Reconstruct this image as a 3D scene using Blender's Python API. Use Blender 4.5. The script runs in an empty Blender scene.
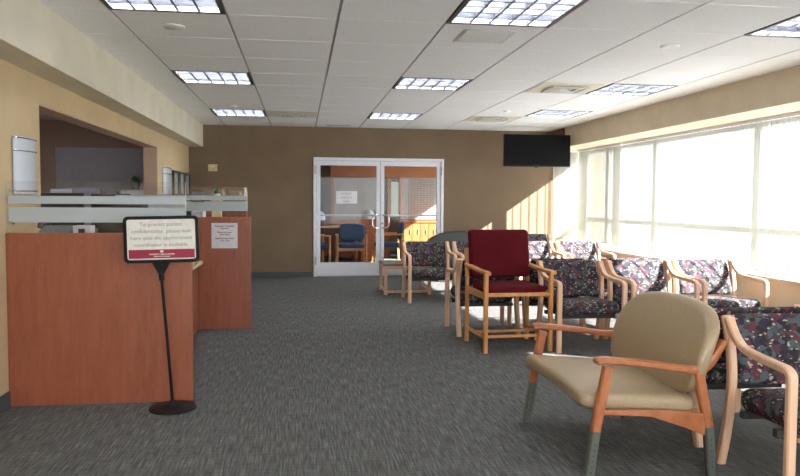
import bpy, bmesh, math, random
from mathutils import Vector, Matrix
random.seed(7)
C = bpy.context.scene.collection
PI = math.pi
sc = bpy.context.scene

# ------------------------------------------------------------------ colour / material helpers
def lin(c):
    o = []
    for v in c:
        v /= 255.0
        o.append(v / 12.92 if v <= 0.04045 else ((v + 0.055) / 1.055) ** 2.4)
    return (o[0], o[1], o[2], 1.0)

def newmat(name):
    m = bpy.data.materials.new(name)
    m.use_nodes = True
    nt = m.node_tree
    b = nt.nodes['Principled BSDF']
    return m, nt, b

def nd(nt, t, **k):
    n = nt.nodes.new(t)
    for a, v in k.items():
        setattr(n, a, v)
    return n

def coords(nt, scale=(1, 1, 1), rot=(0, 0, 0), kind='Object'):
    tc = nd(nt, 'ShaderNodeTexCoord')
    mp = nd(nt, 'ShaderNodeMapping')
    mp.inputs['Scale'].default_value = scale
    mp.inputs['Rotation'].default_value = rot
    nt.links.new(tc.outputs[kind], mp.inputs['Vector'])
    return mp.outputs['Vector']

def ramp(nt, stops, interp='LINEAR'):
    r = nd(nt, 'ShaderNodeValToRGB')
    r.color_ramp.interpolation = interp
    el = r.color_ramp.elements
    while len(el) > len(stops):
        el.remove(el[-1])
    while len(el) < len(stops):
        el.new(0.5)
    for e, (p, c) in zip(el, stops):
        e.position = p
        e.color = c
    return r

def bump(nt, b, src, strength=0.2, dist=0.01):
    bm_ = nd(nt, 'ShaderNodeBump')
    bm_.inputs['Strength'].default_value = strength
    bm_.inputs['Distance'].default_value = dist
    nt.links.new(src, bm_.inputs['Height'])
    nt.links.new(bm_.outputs['Normal'], b.inputs['Normal'])

def plain(name, c, rough=0.6, metal=0.0, spec=0.5, noise=0.0, nscale=40):
    m, nt, b = newmat(name)
    b.inputs['Base Color'].default_value = lin(c)
    b.inputs['Roughness'].default_value = rough
    b.inputs['Metallic'].default_value = metal
    b.inputs['Specular IOR Level'].default_value = spec
    n = nd(nt, 'ShaderNodeTexNoise')
    n.inputs['Scale'].default_value = nscale
    n.inputs['Detail'].default_value = 4
    nt.links.new(coords(nt), n.inputs['Vector'])
    k = 0.06 + noise
    lo = tuple(v * (1 - k) for v in lin(c)[:3]) + (1,)
    hi = tuple(min(1, v * (1 + k)) for v in lin(c)[:3]) + (1,)
    r = ramp(nt, [(0.3, lo), (0.7, hi)])
    nt.links.new(n.outputs['Fac'], r.inputs['Fac'])
    nt.links.new(r.outputs['Color'], b.inputs['Base Color'])
    return m

def wood(name, c1, c2, rough=0.4, axis='z', scale=9.0, stretch=0.12, fine=0.5):
    m, nt, b = newmat(name)
    s = {'x': (stretch, 1, 1), 'y': (1, stretch, 1), 'z': (1, 1, stretch)}[axis]
    v = coords(nt, tuple(q * scale for q in s))
    n = nd(nt, 'ShaderNodeTexNoise'); n.inputs['Scale'].default_value = 2.2; n.inputs['Detail'].default_value = 6
    n.inputs['Distortion'].default_value = 0.6
    nt.links.new(v, n.inputs['Vector'])
    n2 = nd(nt, 'ShaderNodeTexNoise'); n2.inputs['Scale'].default_value = 16; n2.inputs['Detail'].default_value = 3
    nt.links.new(v, n2.inputs['Vector'])
    mx = nd(nt, 'ShaderNodeMath', operation='MULTIPLY_ADD')
    mx.inputs[1].default_value = fine * 0.5
    nt.links.new(n2.outputs['Fac'], mx.inputs[0]); nt.links.new(n.outputs['Fac'], mx.inputs[2])
    r = ramp(nt, [(0.45, lin(c1)), (0.95, lin(c2))])
    nt.links.new(mx.outputs[0], r.inputs['Fac'])
    nt.links.new(r.outputs['Color'], b.inputs['Base Color'])
    b.inputs['Roughness'].default_value = rough
    bump(nt, b, n2.outputs['Fac'], 0.05, 0.002)
    return m

M = {}
M['ceil'] = plain('ceiling_tile_mat', (243, 245, 248), 0.9, 0, 0.2, 0.02, 160)
_nt = M['ceil'].node_tree
_n = nd(_nt, 'ShaderNodeTexVoronoi'); _n.inputs['Scale'].default_value = 110
_nt.links.new(coords(_nt), _n.inputs['Vector'])
bump(_nt, _nt.nodes['Principled BSDF'], _n.outputs['Distance'], 0.25, 0.004)
M['grid'] = plain('ceiling_grid_mat', (172, 171, 167), 0.5)
M['gridl'] = plain('ceiling_cross_mat', (253, 253, 252), 0.5)
M['cream'] = plain('cream_paint', (212, 205, 184), 0.75, 0, 0.3, 0.0, 3)
M['yellow'] = plain('warm_yellow_paint', (198, 176, 138), 0.75, 0, 0.3, 0.0, 3)
M['brownwall'] = plain('brown_paint', (122, 103, 82), 0.8, 0, 0.3, 0.0, 3)
M['beige'] = plain('beige_paint', (205, 192, 168), 0.75, 0, 0.3, 0.0, 3)
M['white_alu'] = plain('white_aluminium', (222, 224, 230), 0.35, 0.0, 0.5)
M['winframe'] = plain('window_frame_white', (205, 212, 208), 0.45)
M['chrome'] = plain('chrome', (215, 217, 220), 0.18, 1.0)
M['steel'] = plain('brushed_steel', (165, 168, 170), 0.35, 1.0)
M['black'] = plain('black_plastic', (24, 24, 26), 0.35)
M['blackm'] = plain('black_metal', (20, 20, 22), 0.5, 0.0, 0.2)
M['dark'] = plain('dark_grey', (52, 54, 56), 0.6)
M['greymetal'] = plain('grey_green_metal', (104, 108, 100), 0.4, 0.5)
M['base'] = plain('baseboard_rubber', (72, 78, 80), 0.6)
M['paper'] = plain('white_paper', (225, 226, 230), 0.8)
M['signwhite'] = plain('sign_card_white', (236, 234, 226), 0.5)
M['burg'] = plain('burgundy_print', (158, 24, 66), 0.5)
M['ink'] = plain('grey_ink', (130, 126, 136), 0.8)
M['redink'] = plain('maroon_ink', (135, 40, 60), 0.8)
M['leaf'] = plain('leaf_green', (66, 140, 52), 0.5, 0, 0.5, 0.3, 30)
M['lwood'] = wood('light_maple', (214, 170, 138), (232, 194, 164), 0.35)
M['hwood'] = wood('honey_oak', (196, 134, 76), (218, 160, 100), 0.35)
M['cwood'] = wood('cherry_wood', (158, 92, 56), (184, 118, 76), 0.3, 'x', 9, 0.2)
M['lamin'] = wood('cherry_laminate', (138, 74, 50), (158, 90, 64), 0.38, 'z', 11, 0.14, 0.9)
M['lamind'] = wood('dark_cherry_laminate', (130, 72, 52), (148, 86, 64), 0.42, 'z', 8, 0.14, 0.9)
M['top'] = plain('cream_countertop', (214, 196, 150), 0.4)
M['orangewood'] = wood('orange_oak_cabinet', (150, 82, 40), (176, 106, 58), 0.45, 'z', 8, 0.12)
M['brownwood'] = wood('brown_header_wood', (140, 84, 48), (165, 104, 62), 0.5, 'x', 5, 0.15)
M['bracketwood'] = wood('red_brown_wood', (104, 52, 34), (126, 68, 46), 0.45, 'z', 8, 0.12)
M['vinyl'] = plain('tan_vinyl', (158, 138, 108), 0.32, 0, 0.5, 0.02, 90)
M['blue'] = plain('blue_upholstery', (62, 88, 122), 0.85, 0, 0.2, 0.1, 80)
M['sofa'] = plain('dark_grey_green_vinyl', (58, 64, 60), 0.5, 0, 0.5, 0.03, 30)
M['officewall'] = plain('office_grey_lilac', (210, 204, 208), 0.8)
M['officebrown'] = plain('office_taupe', (196, 166, 146), 0.8)
M['partition'] = plain('partition_grey', (150, 148, 158), 0.85)
M['greyfab'] = plain('grey_cover', (120, 122, 128), 0.8)
M['screen'] = plain('tv_screen', (8, 8, 9), 0.5, 0, 0.08)
M['bezel'] = plain('tv_bezel', (12, 12, 13), 0.4, 0, 0.15)
M['photo'] = plain('pale_print', (176, 178, 176), 0.5, 0, 0.4, 0.25, 8)
M['vent'] = plain('grey_vent', (205, 205, 200), 0.6)
M['ventw'] = plain('cream_vent', (222, 217, 200), 0.6)
M['brass'] = plain('brass_glide', (190, 160, 96), 0.35, 0.8)
M['sill'] = plain('window_sill_white', (186, 178, 160), 0.4)
M['tabletop'] = plain('grey_brown_tabletop', (104, 96, 80), 0.4)

def red_fabric():
    m, nt, b = newmat('burgundy_fabric')
    n = nd(nt, 'ShaderNodeTexVoronoi'); n.inputs['Scale'].default_value = 160
    nt.links.new(coords(nt), n.inputs['Vector'])
    r = ramp(nt, [(0.0, lin((62, 8, 16))), (0.8, lin((92, 15, 26)))])
    nt.links.new(n.outputs['Distance'], r.inputs['Fac'])
    nt.links.new(r.outputs['Color'], b.inputs['Base Color'])
    b.inputs['Roughness'].default_value = 0.9
    b.inputs['Specular IOR Level'].default_value = 0.15
    bump(nt, b, n.outputs['Distance'], 0.3, 0.002)
    return m
M['red'] = red_fabric()

def floral():
    m, nt, b = newmat('dark_leaf_print_fabric')
    v = coords(nt)
    warp = nd(nt, 'ShaderNodeTexNoise'); warp.inputs['Scale'].default_value = 22; warp.inputs['Detail'].default_value = 3
    nt.links.new(v, warp.inputs['Vector'])
    mixv = nd(nt, 'ShaderNodeMix', data_type='RGBA', blend_type='ADD')
    mixv.inputs['Factor'].default_value = 0.055
    nt.links.new(v, mixv.inputs['A']); nt.links.new(warp.outputs['Color'], mixv.inputs['B'])
    vor = nd(nt, 'ShaderNodeTexVoronoi'); vor.inputs['Scale'].default_value = 36
    nt.links.new(mixv.outputs['Result'], vor.inputs['Vector'])
    sep = nd(nt, 'ShaderNodeSeparateColor')
    nt.links.new(vor.outputs['Color'], sep.inputs['Color'])
    base = (42, 40, 46)
    r = ramp(nt, [(0.0, lin(base)), (0.30, lin((90, 48, 62))), (0.46, lin((76, 86, 90))), (0.64, lin((50, 46, 60))),
                  (0.76, lin((70, 54, 58))), (0.88, lin((64, 76, 74)))], 'CONSTANT')
    nt.links.new(sep.outputs['Red'], r.inputs['Fac'])
    # small bright flecks like leaf edges
    m2 = nd(nt, 'ShaderNodeMapping'); m2.inputs['Scale'].default_value = (1.0, 1.0, 1.9); m2.inputs['Rotation'].default_value = (0.4, 0.7, 0.3)
    nt.links.new(mixv.outputs['Result'], m2.inputs['Vector'])
    vor2 = nd(nt, 'ShaderNodeTexVoronoi'); vor2.inputs['Scale'].default_value = 38
    nt.links.new(m2.outputs['Vector'], vor2.inputs['Vector'])
    s2 = nd(nt, 'ShaderNodeSeparateColor'); nt.links.new(vor2.outputs['Color'], s2.inputs['Color'])
    gt = nd(nt, 'ShaderNodeMath', operation='GREATER_THAN'); gt.inputs[1].default_value = 0.62
    nt.links.new(s2.outputs['Green'], gt.inputs[0])
    lt = nd(nt, 'ShaderNodeMath', operation='LESS_THAN'); lt.inputs[1].default_value = 0.36
    nt.links.new(vor2.outputs['Distance'], lt.inputs[0])
    mu = nd(nt, 'ShaderNodeMath', operation='MULTIPLY')
    nt.links.new(gt.outputs[0], mu.inputs[0]); nt.links.new(lt.outputs[0], mu.inputs[1])
    mx = nd(nt, 'ShaderNodeMix', data_type='RGBA')
    mx.inputs['B'].default_value = lin((168, 156, 134))
    nt.links.new(mu.outputs[0], mx.inputs['Factor']); nt.links.new(r.outputs['Color'], mx.inputs['A'])
    nt.links.new(mx.outputs['Result'], b.inputs['Base Color'])
    b.inputs['Roughness'].default_value = 0.85
    b.inputs['Specular IOR Level'].default_value = 0.25
    return m
M['floral'] = floral()

def carpet():
    m, nt, b = newmat('grey_carpet')
    v = coords(nt, (110, 6, 1))
    n = nd(nt, 'ShaderNodeTexNoise'); n.inputs['Scale'].default_value = 1.0; n.inputs['Detail'].default_value = 3
    nt.links.new(v, n.inputs['Vector'])
    v2 = coords(nt, (10, 70, 1))
    n2 = nd(nt, 'ShaderNodeTexNoise'); n2.inputs['Scale'].default_value = 1.0; n2.inputs['Detail'].default_value = 2
    nt.links.new(v2, n2.inputs['Vector'])
    n3 = nd(nt, 'ShaderNodeTexNoise'); n3.inputs['Scale'].default_value = 260; n3.inputs['Detail'].default_value = 2
    nt.links.new(coords(nt), n3.inputs['Vector'])
    a = nd(nt, 'ShaderNodeMath', operation='MULTIPLY_ADD'); a.inputs[1].default_value = 0.35
    nt.links.new(n2.outputs['Fac'], a.inputs[0]); nt.links.new(n.outputs['Fac'], a.inputs[2])
    a2 = nd(nt, 'ShaderNodeMath', operation='MULTIPLY_ADD'); a2.inputs[1].default_value = 0.5
    nt.links.new(n3.outputs['Fac'], a2.inputs[0]); nt.links.new(a.outputs[0], a2.inputs[2])
    r = ramp(nt, [(0.74, lin((74, 74, 73))), (1.0, lin((102, 102, 100))), (1.25, lin((140, 140, 137)))])
    # ramp clamps at 1, so rescale
    mr = nd(nt, 'ShaderNodeMapRange'); mr.inputs['From Min'].default_value = 0.72; mr.inputs['From Max'].default_value = 1.32
    nt.links.new(a2.outputs[0], mr.inputs['Value'])
    el = r.color_ramp.elements
    el[0].position = 0.05; el[1].position = 0.5; el[2].position = 0.95
    nt.links.new(mr.outputs['Result'], r.inputs['Fac'])
    nt.links.new(r.outputs['Color'], b.inputs['Base Color'])
    b.inputs['Roughness'].default_value = 0.95
    b.inputs['Specular IOR Level'].default_value = 0.1
    bump(nt, b, a2.outputs[0], 0.4, 0.006)
    return m
M['carpet'] = carpet()

def glass(name, refl=0.06, tint=(1, 1, 1)):
    m = bpy.data.materials.new(name); m.use_nodes = True
    nt = m.node_tree; nt.nodes.remove(nt.nodes['Principled BSDF'])
    out = nt.nodes['Material Output']
    t = nd(nt, 'ShaderNodeBsdfTransparent'); t.inputs['Color'].default_value = (*tint, 1)
    g = nd(nt, 'ShaderNodeBsdfGlossy'); g.inputs['Roughness'].default_value = 0.02
    lw = nd(nt, 'ShaderNodeLayerWeight'); lw.inputs['Blend'].default_value = 0.5
    pw = nd(nt, 'ShaderNodeMath', operation='POWER'); pw.inputs[1].default_value = 5.0
    f = nd(nt, 'ShaderNodeMath', operation='MULTIPLY_ADD'); f.inputs[1].default_value = 0.9; f.inputs[2].default_value = refl * 0.7
    nt.links.new(lw.outputs['Facing'], pw.inputs[0]); nt.links.new(pw.outputs[0], f.inputs[0])
    mx = nd(nt, 'ShaderNodeMixShader')
    nt.links.new(f.outputs[0], mx.inputs[0]); nt.links.new(t.outputs[0], mx.inputs[1]); nt.links.new(g.outputs[0], mx.inputs[2])
    nt.links.new(mx.outputs[0], out.inputs['Surface'])
    return m
M['glass'] = glass('clear_glass', tint=(0.965, 0.965, 0.97))
M['doorglass'] = glass('door_glass', refl=0.016, tint=(0.95, 0.95, 0.95))

def frosted():
    m = bpy.data.materials.new('frosted_glass_band'); m.use_nodes = True
    nt = m.node_tree; b = nt.nodes['Principled BSDF']
    b.inputs['Base Color'].default_value = lin((186, 195, 199)); b.inputs['Roughness'].default_value = 0.5
    t = nd(nt, 'ShaderNodeBsdfTransparent'); mx = nd(nt, 'ShaderNodeMixShader'); mx.inputs[0].default_value = 0.86
    nt.links.new(t.outputs[0], mx.inputs[1]); nt.links.new(b.outputs[0], mx.inputs[2])
    nt.links.new(mx.outputs[0], nt.nodes['Material Output'].inputs['Surface'])
    return m
M['frost'] = frosted()

def acrylic():
    m = bpy.data.materials.new('frosted_acrylic'); m.use_nodes = True
    nt = m.node_tree; b = nt.nodes['Principled BSDF']
    b.inputs['Base Color'].default_value = lin((226, 232, 238)); b.inputs['Roughness'].default_value = 0.2
    tl = nd(nt, 'ShaderNodeBsdfTranslucent'); tl.inputs['Color'].default_value = lin((226, 232, 240))
    mx = nd(nt, 'ShaderNodeMixShader'); mx.inputs[0].default_value = 0.35
    nt.links.new(b.outputs[0], mx.inputs[1]); nt.links.new(tl.outputs[0], mx.inputs[2])
    nt.links.new(mx.outputs[0], nt.nodes['Material Output'].inputs['Surface'])
    return m
M['acrylic'] = acrylic()

def slatmat():
    m = bpy.data.materials.new('sheer_blind_slat'); m.use_nodes = True
    nt = m.node_tree; nt.nodes.remove(nt.nodes['Principled BSDF'])
    d = nd(nt, 'ShaderNodeBsdfDiffuse'); d.inputs['Color'].default_value = lin((160, 160, 152))
    tl = nd(nt, 'ShaderNodeBsdfTranslucent'); tl.inputs['Color'].default_value = lin((196, 195, 186))
    t = nd(nt, 'ShaderNodeBsdfTransparent')
    a = nd(nt, 'ShaderNodeMixShader'); a.inputs[0].default_value = 0.09
    b = nd(nt, 'ShaderNodeMixShader'); b.inputs[0].default_value = 0.33
    nt.links.new(d.outputs[0], a.inputs[1]); nt.links.new(tl.outputs[0], a.inputs[2])
    nt.links.new(a.outputs[0], b.inputs[1]); nt.links.new(t.outputs[0], b.inputs[2])
    nt.links.new(b.outputs[0], nt.nodes['Material Output'].inputs['Surface'])
    return m
M['slat'] = slatmat()

def emit(name, col, s):
    m = bpy.data.materials.new(name); m.use_nodes = True
    nt = m.node_tree; nt.nodes.remove(nt.nodes['Principled BSDF'])
    e = nd(nt, 'ShaderNodeEmission'); e.inputs['Color'].default_value = col; e.inputs['Strength'].default_value = s
    nt.links.new(e.outputs[0], nt.nodes['Material Output'].inputs['Surface'])
    return m
M['tube'] = emit('lit_tube', (0.93, 0.96, 1.0, 1), 34.0)
M['louver'] = plain('louver_aluminium', (118, 120, 130), 0.5, 0.0)
M['reflector'] = plain('fixture_reflector', (215, 217, 222), 0.5, 0.0)
M['fixture'] = plain('fixture_black_edge', (60, 60, 62), 0.5)

def tilepanel():
    m, nt, b = newmat('grey_grid_partition')
    br = nd(nt, 'ShaderNodeTexBrick'); br.offset = 0.0
    br.inputs['Color1'].default_value = lin((150, 148, 142)); br.inputs['Color2'].default_value = lin((140, 139, 134))
    br.inputs['Mortar'].default_value = lin((120, 118, 114))
    br.inputs['Scale'].default_value = 1.0
    br.inputs['Brick Width'].default_value = 0.07; br.inputs['Row Height'].default_value = 0.05; br.inputs['Mortar Size'].default_value = 0.006
    tc = nd(nt, 'ShaderNodeTexCoord'); sp = nd(nt, 'ShaderNodeSeparateXYZ'); cb = nd(nt, 'ShaderNodeCombineXYZ')
    nt.links.new(tc.outputs['Object'], sp.inputs[0]); nt.links.new(sp.outputs['X'], cb.inputs['X']); nt.links.new(sp.outputs['Z'], cb.inputs['Y'])
    nt.links.new(cb.outputs[0], br.inputs['Vector'])
    nt.links.new(br.outputs['Color'], b.inputs['Base Color']); b.inputs['Roughness'].default_value = 0.8
    return m
M['tile_panel'] = tilepanel()

# ------------------------------------------------------------------ mesh helpers
class MB:
    def __init__(s):
        s.v = []; s.f = []
    def add(s, vs, fs, mat=None):
        k = len(s.v)
        for p in vs:
            p = Vector(p)
            s.v.append(mat @ p if mat else p)
        for f in fs:
            s.f.append([i + k for i in f])
        return s
    def box(s, x0, x1, y0, y1, z0, z1, mat=None):
        vs = [(x0, y0, z0), (x1, y0, z0), (x1, y1, z0), (x0, y1, z0), (x0, y0, z1), (x1, y0, z1), (x1, y1, z1), (x0, y1, z1)]
        fs = [(0, 3, 2, 1), (4, 5, 6, 7), (0, 1, 5, 4), (1, 2, 6, 5), (2, 3, 7, 6), (3, 0, 4, 7)]
        return s.add(vs, fs, mat)
    def loft(s, rings, mat=None, cap=True):
        n = len(rings[0]); vs = [p for r in rings for p in r]; fs = []
        for i in range(len(rings) - 1):
            for j in range(n):
                a = i * n + j; b = i * n + (j + 1) % n
                fs.append((a, b, b + n, a + n))
        if cap:
            fs.append(tuple(range(n - 1, -1, -1)))
            fs.append(tuple((len(rings) - 1) * n + j for j in range(n)))
        return s.add(vs, fs, mat)
    def ribbon(s, path, th, w, x=0.0, mat=None):
        """bent strip in the y-z plane, thickness th in plane, width w along x, rounded corners"""
        rings = []
        n = len(path)
        for i, (y, z) in enumerate(path):
            a = path[max(0, i - 1)]; b = path[min(n - 1, i + 1)]
            d = Vector((b[0] - a[0], b[1] - a[1])).normalized()
            nn = Vector((-d[1], d[0]))
            t = (th[0] + (th[1] - th[0]) * i / (n - 1)) if isinstance(th, tuple) else th
            c = min(t, w) * 0.2
            ring = []
            for (u, q) in ((-w / 2, t / 2 - c), (-w / 2, -t / 2 + c), (-w / 2 + c, -t / 2), (w / 2 - c, -t / 2), (w / 2, -t / 2 + c),
                           (w / 2, t / 2 - c), (w / 2 - c, t / 2), (-w / 2 + c, t / 2)):
                ring.append((x + u, y + nn[0] * q, z + nn[1] * q))
            rings.append(ring)
        return s.loft(rings, mat)
    def tube(s, pts, r, n=10, mat=None):
        pts = [Vector(p) for p in pts]; rings = []
        ref = None
        for i, p in enumerate(pts):
            d = (pts[min(i + 1, len(pts) - 1)] - pts[max(i - 1, 0)]).normalized()
            if ref is None:
                ref = d.orthogonal().normalized()
            ref = (ref - d * ref.dot(d)).normalized(); q = d.cross(ref)
            rr = r[i] if isinstance(r, (list, tuple)) else r
            rings.append([p + (ref * math.cos(2 * PI * k / n) + q * math.sin(2 * PI * k / n)) * rr for k in range(n)])
        return s.loft(rings, mat)
    def lathe(s, prof, n=32, c=(0, 0, 0), mat=None):
        rings = [[(c[0] + r * math.cos(2 * PI * k / n), c[1] + r * math.sin(2 * PI * k / n), c[2] + z) for k in range(n)] for r, z in prof]
        return s.loft(rings, mat)
    def slab(s, outline, t, r, crown=0.0, warp=None, mat=None, k=5):
        """soft pad: 2-D outline in (x,y), thickness t along z centred on 0, edge radius r, crowned faces"""
        n = len(outline); P = [Vector(p) for p in outline]
        N = []
        for i in range(n):
            d = (P[(i + 1) % n] - P[i - 1]).normalized()
            N.append(Vector((d[1], -d[0])))
        cen = sum(P, Vector((0, 0))) / n
        def ring(ins, z):
            return [(P[i][0] - N[i][0] * ins, P[i][1] - N[i][1] * ins, z) for i in range(n)]
        rings = []
        for a in range(k + 1):
            th = -PI / 2 + (PI / 2) * a / k
            rings.append(ring(r * (1 - math.cos(th)), -t / 2 + r * (1 + math.sin(th))))
        for a in range(k + 1):
            th = (PI / 2) * a / k
            rings.append(ring(r * (1 - math.cos(th)), t / 2 - r + r * math.sin(th)))
        def inner(base, sgn):
            out = []
            for f in (0.75, 0.5, 0.25, 0.05):
                out.append([(cen[0] + (p[0] - cen[0]) * f, cen[1] + (p[1] - cen[1]) * f, p[2] + sgn * crown * (1 - f * f)) for p in base])
            return out
        lo = inner(rings[0], -1)[::-1]; hi = inner(rings[-1], 1)
        allr = lo + rings + hi
        if warp:
            allr = [[warp(Vector(p)) for p in rg] for rg in allr]
        return s.loft(allr, mat)

def rrect(x0, x1, y0, y1, r, k=6):
    o = []
    for cx, cy, a0 in ((x1 - r, y0 + r, -PI / 2), (x1 - r, y1 - r, 0), (x0 + r, y1 - r, PI / 2), (x0 + r, y0 + r, PI)):
        for i in range(k + 1):
            a = a0 + PI / 2 * i / k
            o.append((cx + r * math.cos(a), cy + r * math.sin(a)))
    # add mid-edge points
    out = []
    n = len(o)
    for i in range(n):
        a = Vector(o[i]); b = Vector(o[(i + 1) % n]); out.append(tuple(a))
        L = (b - a).length
        if L > 0.08:
            m_ = int(L / 0.05)
            for q in range(1, m_):
                out.append(tuple(a.lerp(b, q / m_)))
    return out

def smooth_path(pts, sub=6):
    P = [Vector(p) for p in pts]; P = [P[0] * 2 - P[1]] + P + [P[-1] * 2 - P[-2]]
    out = []
    for i in range(1, len(P) - 2):
        for k in range(sub):
            t = k / sub; a, b, c, d = P[i - 1], P[i], P[i + 1], P[i + 2]
            out.append(0.5 * ((2 * b) + (c - a) * t + (2 * a - 5 * b + 4 * c - d) * t * t + (3 * b - a - 3 * c + d) * t ** 3))
    out.append(P[-2])
    return [tuple(p) for p in out]

def obj(name, mb, mat, parent=None, bevel=0.0, angle=35, world=True):
    me = bpy.data.meshes.new(name)
    off = Vector((0, 0, 0))
    if parent is not None and world:
        q = parent
        while q is not None:
            off += q.location; q = q.parent
    me.from_pydata([v - off for v in mb.v], [], mb.f)
    b = bmesh.new(); b.from_mesh(me); bmesh.ops.recalc_face_normals(b, faces=b.faces); b.to_mesh(me); b.free()
    me.materials.append(mat)
    me.polygons.foreach_set('use_smooth', [True] * len(me.polygons))
    me.set_sharp_from_angle(angle=math.radians(angle))
    o = bpy.data.objects.new(name, me); C.objects.link(o)
    if parent is not None:
        o.parent = parent
    if bevel:
        md = o.modifiers.new('bevel', 'BEVEL'); md.width = bevel; md.segments = 2; md.limit_method = 'ANGLE'
    return o

def B(*a):
    return MB().box(*a)

def tag(o, label=None, cat=None, group=None, kind=None):
    if label: o['label'] = label
    if cat: o['category'] = cat
    if group: o['group'] = group
    if kind: o['kind'] = kind
    return o

def thing(name, label, cat, loc=(0, 0, 0), rz=0.0, group=None):
    o = bpy.data.objects.new(name, None); C.objects.link(o)
    o.location = loc; o.rotation_euler = (0, 0, rz); o.empty_display_size = 0.1
    return tag(o, label, cat, group)

def dup(root, loc, rz, label, group=None):
    r = root.copy(); C.objects.link(r); r.location = loc; r.rotation_euler = (0, 0, rz)
    r['label'] = label
    if group: r['group'] = group
    for ch in list(root.children):
        c = ch.copy(); C.objects.link(c); c.parent = r
        for g in ch.children:
            d = g.copy(); C.objects.link(d); d.parent = c
    return r

def struct(name, mb, mat, parent=None, bevel=0.0):
    o = obj(name, mb, mat, parent, bevel)
    if parent is None: o['kind'] = 'structure'
    return o

def text_mb(lines, size, cx, top, gap, mat4, bold=0.0, depth=0.0008):
    """text as mesh; lines laid out centred on cx in local x, downwards in local y, then mapped by mat4"""
    mb = MB()
    for i, s in enumerate(lines):
        if not s: continue
        sz = size[i] if isinstance(size, (list, tuple)) else size
        cu = bpy.data.curves.new('t', 'FONT'); cu.body = s; cu.size = sz; cu.align_x = 'CENTER'
        cu.extrude = depth / 2; cu.offset = bold; cu.resolution_u = 2
        o = bpy.data.objects.new('t', cu); C.objects.link(o)
        dg = bpy.context.evaluated_depsgraph_get()
        me = bpy.data.meshes.new_from_object(o.evaluated_get(dg))
        y = top - gap[i] if isinstance(gap, (list, tuple)) else top - gap * i
        mb.add([mat4 @ Vector((v.co.x + cx, v.co.y + y, v.co.z)) for v in me.vertices], [tuple(p.vertices) for p in me.polygons])
        bpy.data.objects.remove(o); bpy.data.curves.remove(cu); bpy.data.meshes.remove(me)
    return mb

# ------------------------------------------------------------------ setting
CE = 2.504; BY = 12.09; LX = -1.80; SX = 4.33; WX = 5.0; BL = 4.83
FY = -3.2   # wall behind the camera
DX0, DX1, DZ = 0.215, 2.43, 2.0   # double door opening

struct('floor', B(LX - 4.2, WX + 0.2, FY - 0.1, 18.2, -0.1, 0), M['carpet'])
# ceiling tiles (tegular, a hair below the grid)
P = 0.729; X0 = -1.208; Y0 = 4.851
mb = MB(); mb.box(LX - 0.2, WX + 0.06, FY, BY, CE + 0.125, CE + 0.2)
tiles = MB()
occupied = {}
LIGHTS = [(0, -1), (0, 3), (0, 7), (3, -1), (3, 3), (3, 7), (6, -1), (6, 3), (6, 6), (0, -5), (3, -5), (6, -5), (0, -9), (3, -9), (6, -9)]
DIFF = [(1, 7), (5, 3), (5, 7)]
for i in range(-1, 8):
    for j in range(-12, 11):
        if (i, j) in LIGHTS: continue
        x0 = X0 + P * i + 0.010; x1 = x0 + P - 0.020; y0 = Y0 + P * j + 0.004; y1 = y0 + P - 0.008
        x0 = max(x0, -1.573); x1 = min(x1, SX); y0 = max(y0, FY); y1 = min(y1, BY)
        if x1 - x0 < 0.02 or y1 - y0 < 0.02: continue
        tiles.box(x0, x1, y0, y1, CE, CE + 0.012)
for i in range(-1, 9):   # tee bars along the room, dark reveal between the tiles
    x = X0 + P * i
    if -1.57 < x < SX: mb.box(x - 0.0145, x + 0.0145, FY, BY, CE + 0.012, CE + 0.03)
for j2 in range(-11, 11):
    y = Y0 + P * j2
    if FY < y < BY: mb.box(-1.573, SX, y - 0.006, y + 0.006, CE + 0.0125, CE + 0.029)
ceil = struct('ceiling', tiles, M['ceil'])
struct('trim_1', mb, M['grid'])
cr = MB()
for j in range(-11, 11):
    y = Y0 + P * j
    if FY < y < BY:
        for i in range(-1, 8):
            x0 = max(X0 + P * i + 0.012, -1.57); x1 = min(X0 + P * (i + 1) - 0.012, SX)
            if (i, j) in LIGHTS or (i, j - 1) in LIGHTS or x1 - x0 < 0.02: continue
            cr.box(x0, x1, y - 0.005, y + 0.005, CE - 0.002, CE + 0.013)
struct('trim_2', cr, M['gridl'])

# left: soffit, wall with office opening
struct('wall_left_soffit', B(LX - 0.17, -1.573, FY, BY, 2.142, CE + 0.125), M['cream'])
OY0, OY1, OZ = 5.32, 9.47, 1.955
w = MB(); w.box(LX - 0.16, LX, FY, OY0, 0, 2.142); w.box(LX - 0.16, LX, OY1, BY, 0, 2.142); w.box(LX - 0.16, LX, OY0, OY1, OZ, 2.142)
w.box(LX - 0.16, LX, OY0, OY1, 0, 0.60)
struct('wall_left', w, M['yellow'])
j = MB(); j.box(LX - 0.165, LX - 0.004, OY1 - 0.012, OY1, 0.6, OZ); j.box(LX - 0.165, LX - 0.004, OY0, OY1 - 0.012, OZ - 0.01, OZ)
j.box(LX - 0.165, LX - 0.004, OY0, OY0 + 0.012, 0.6, OZ - 0.01)
struct('trim_3', j, M['officebrown'])
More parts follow.
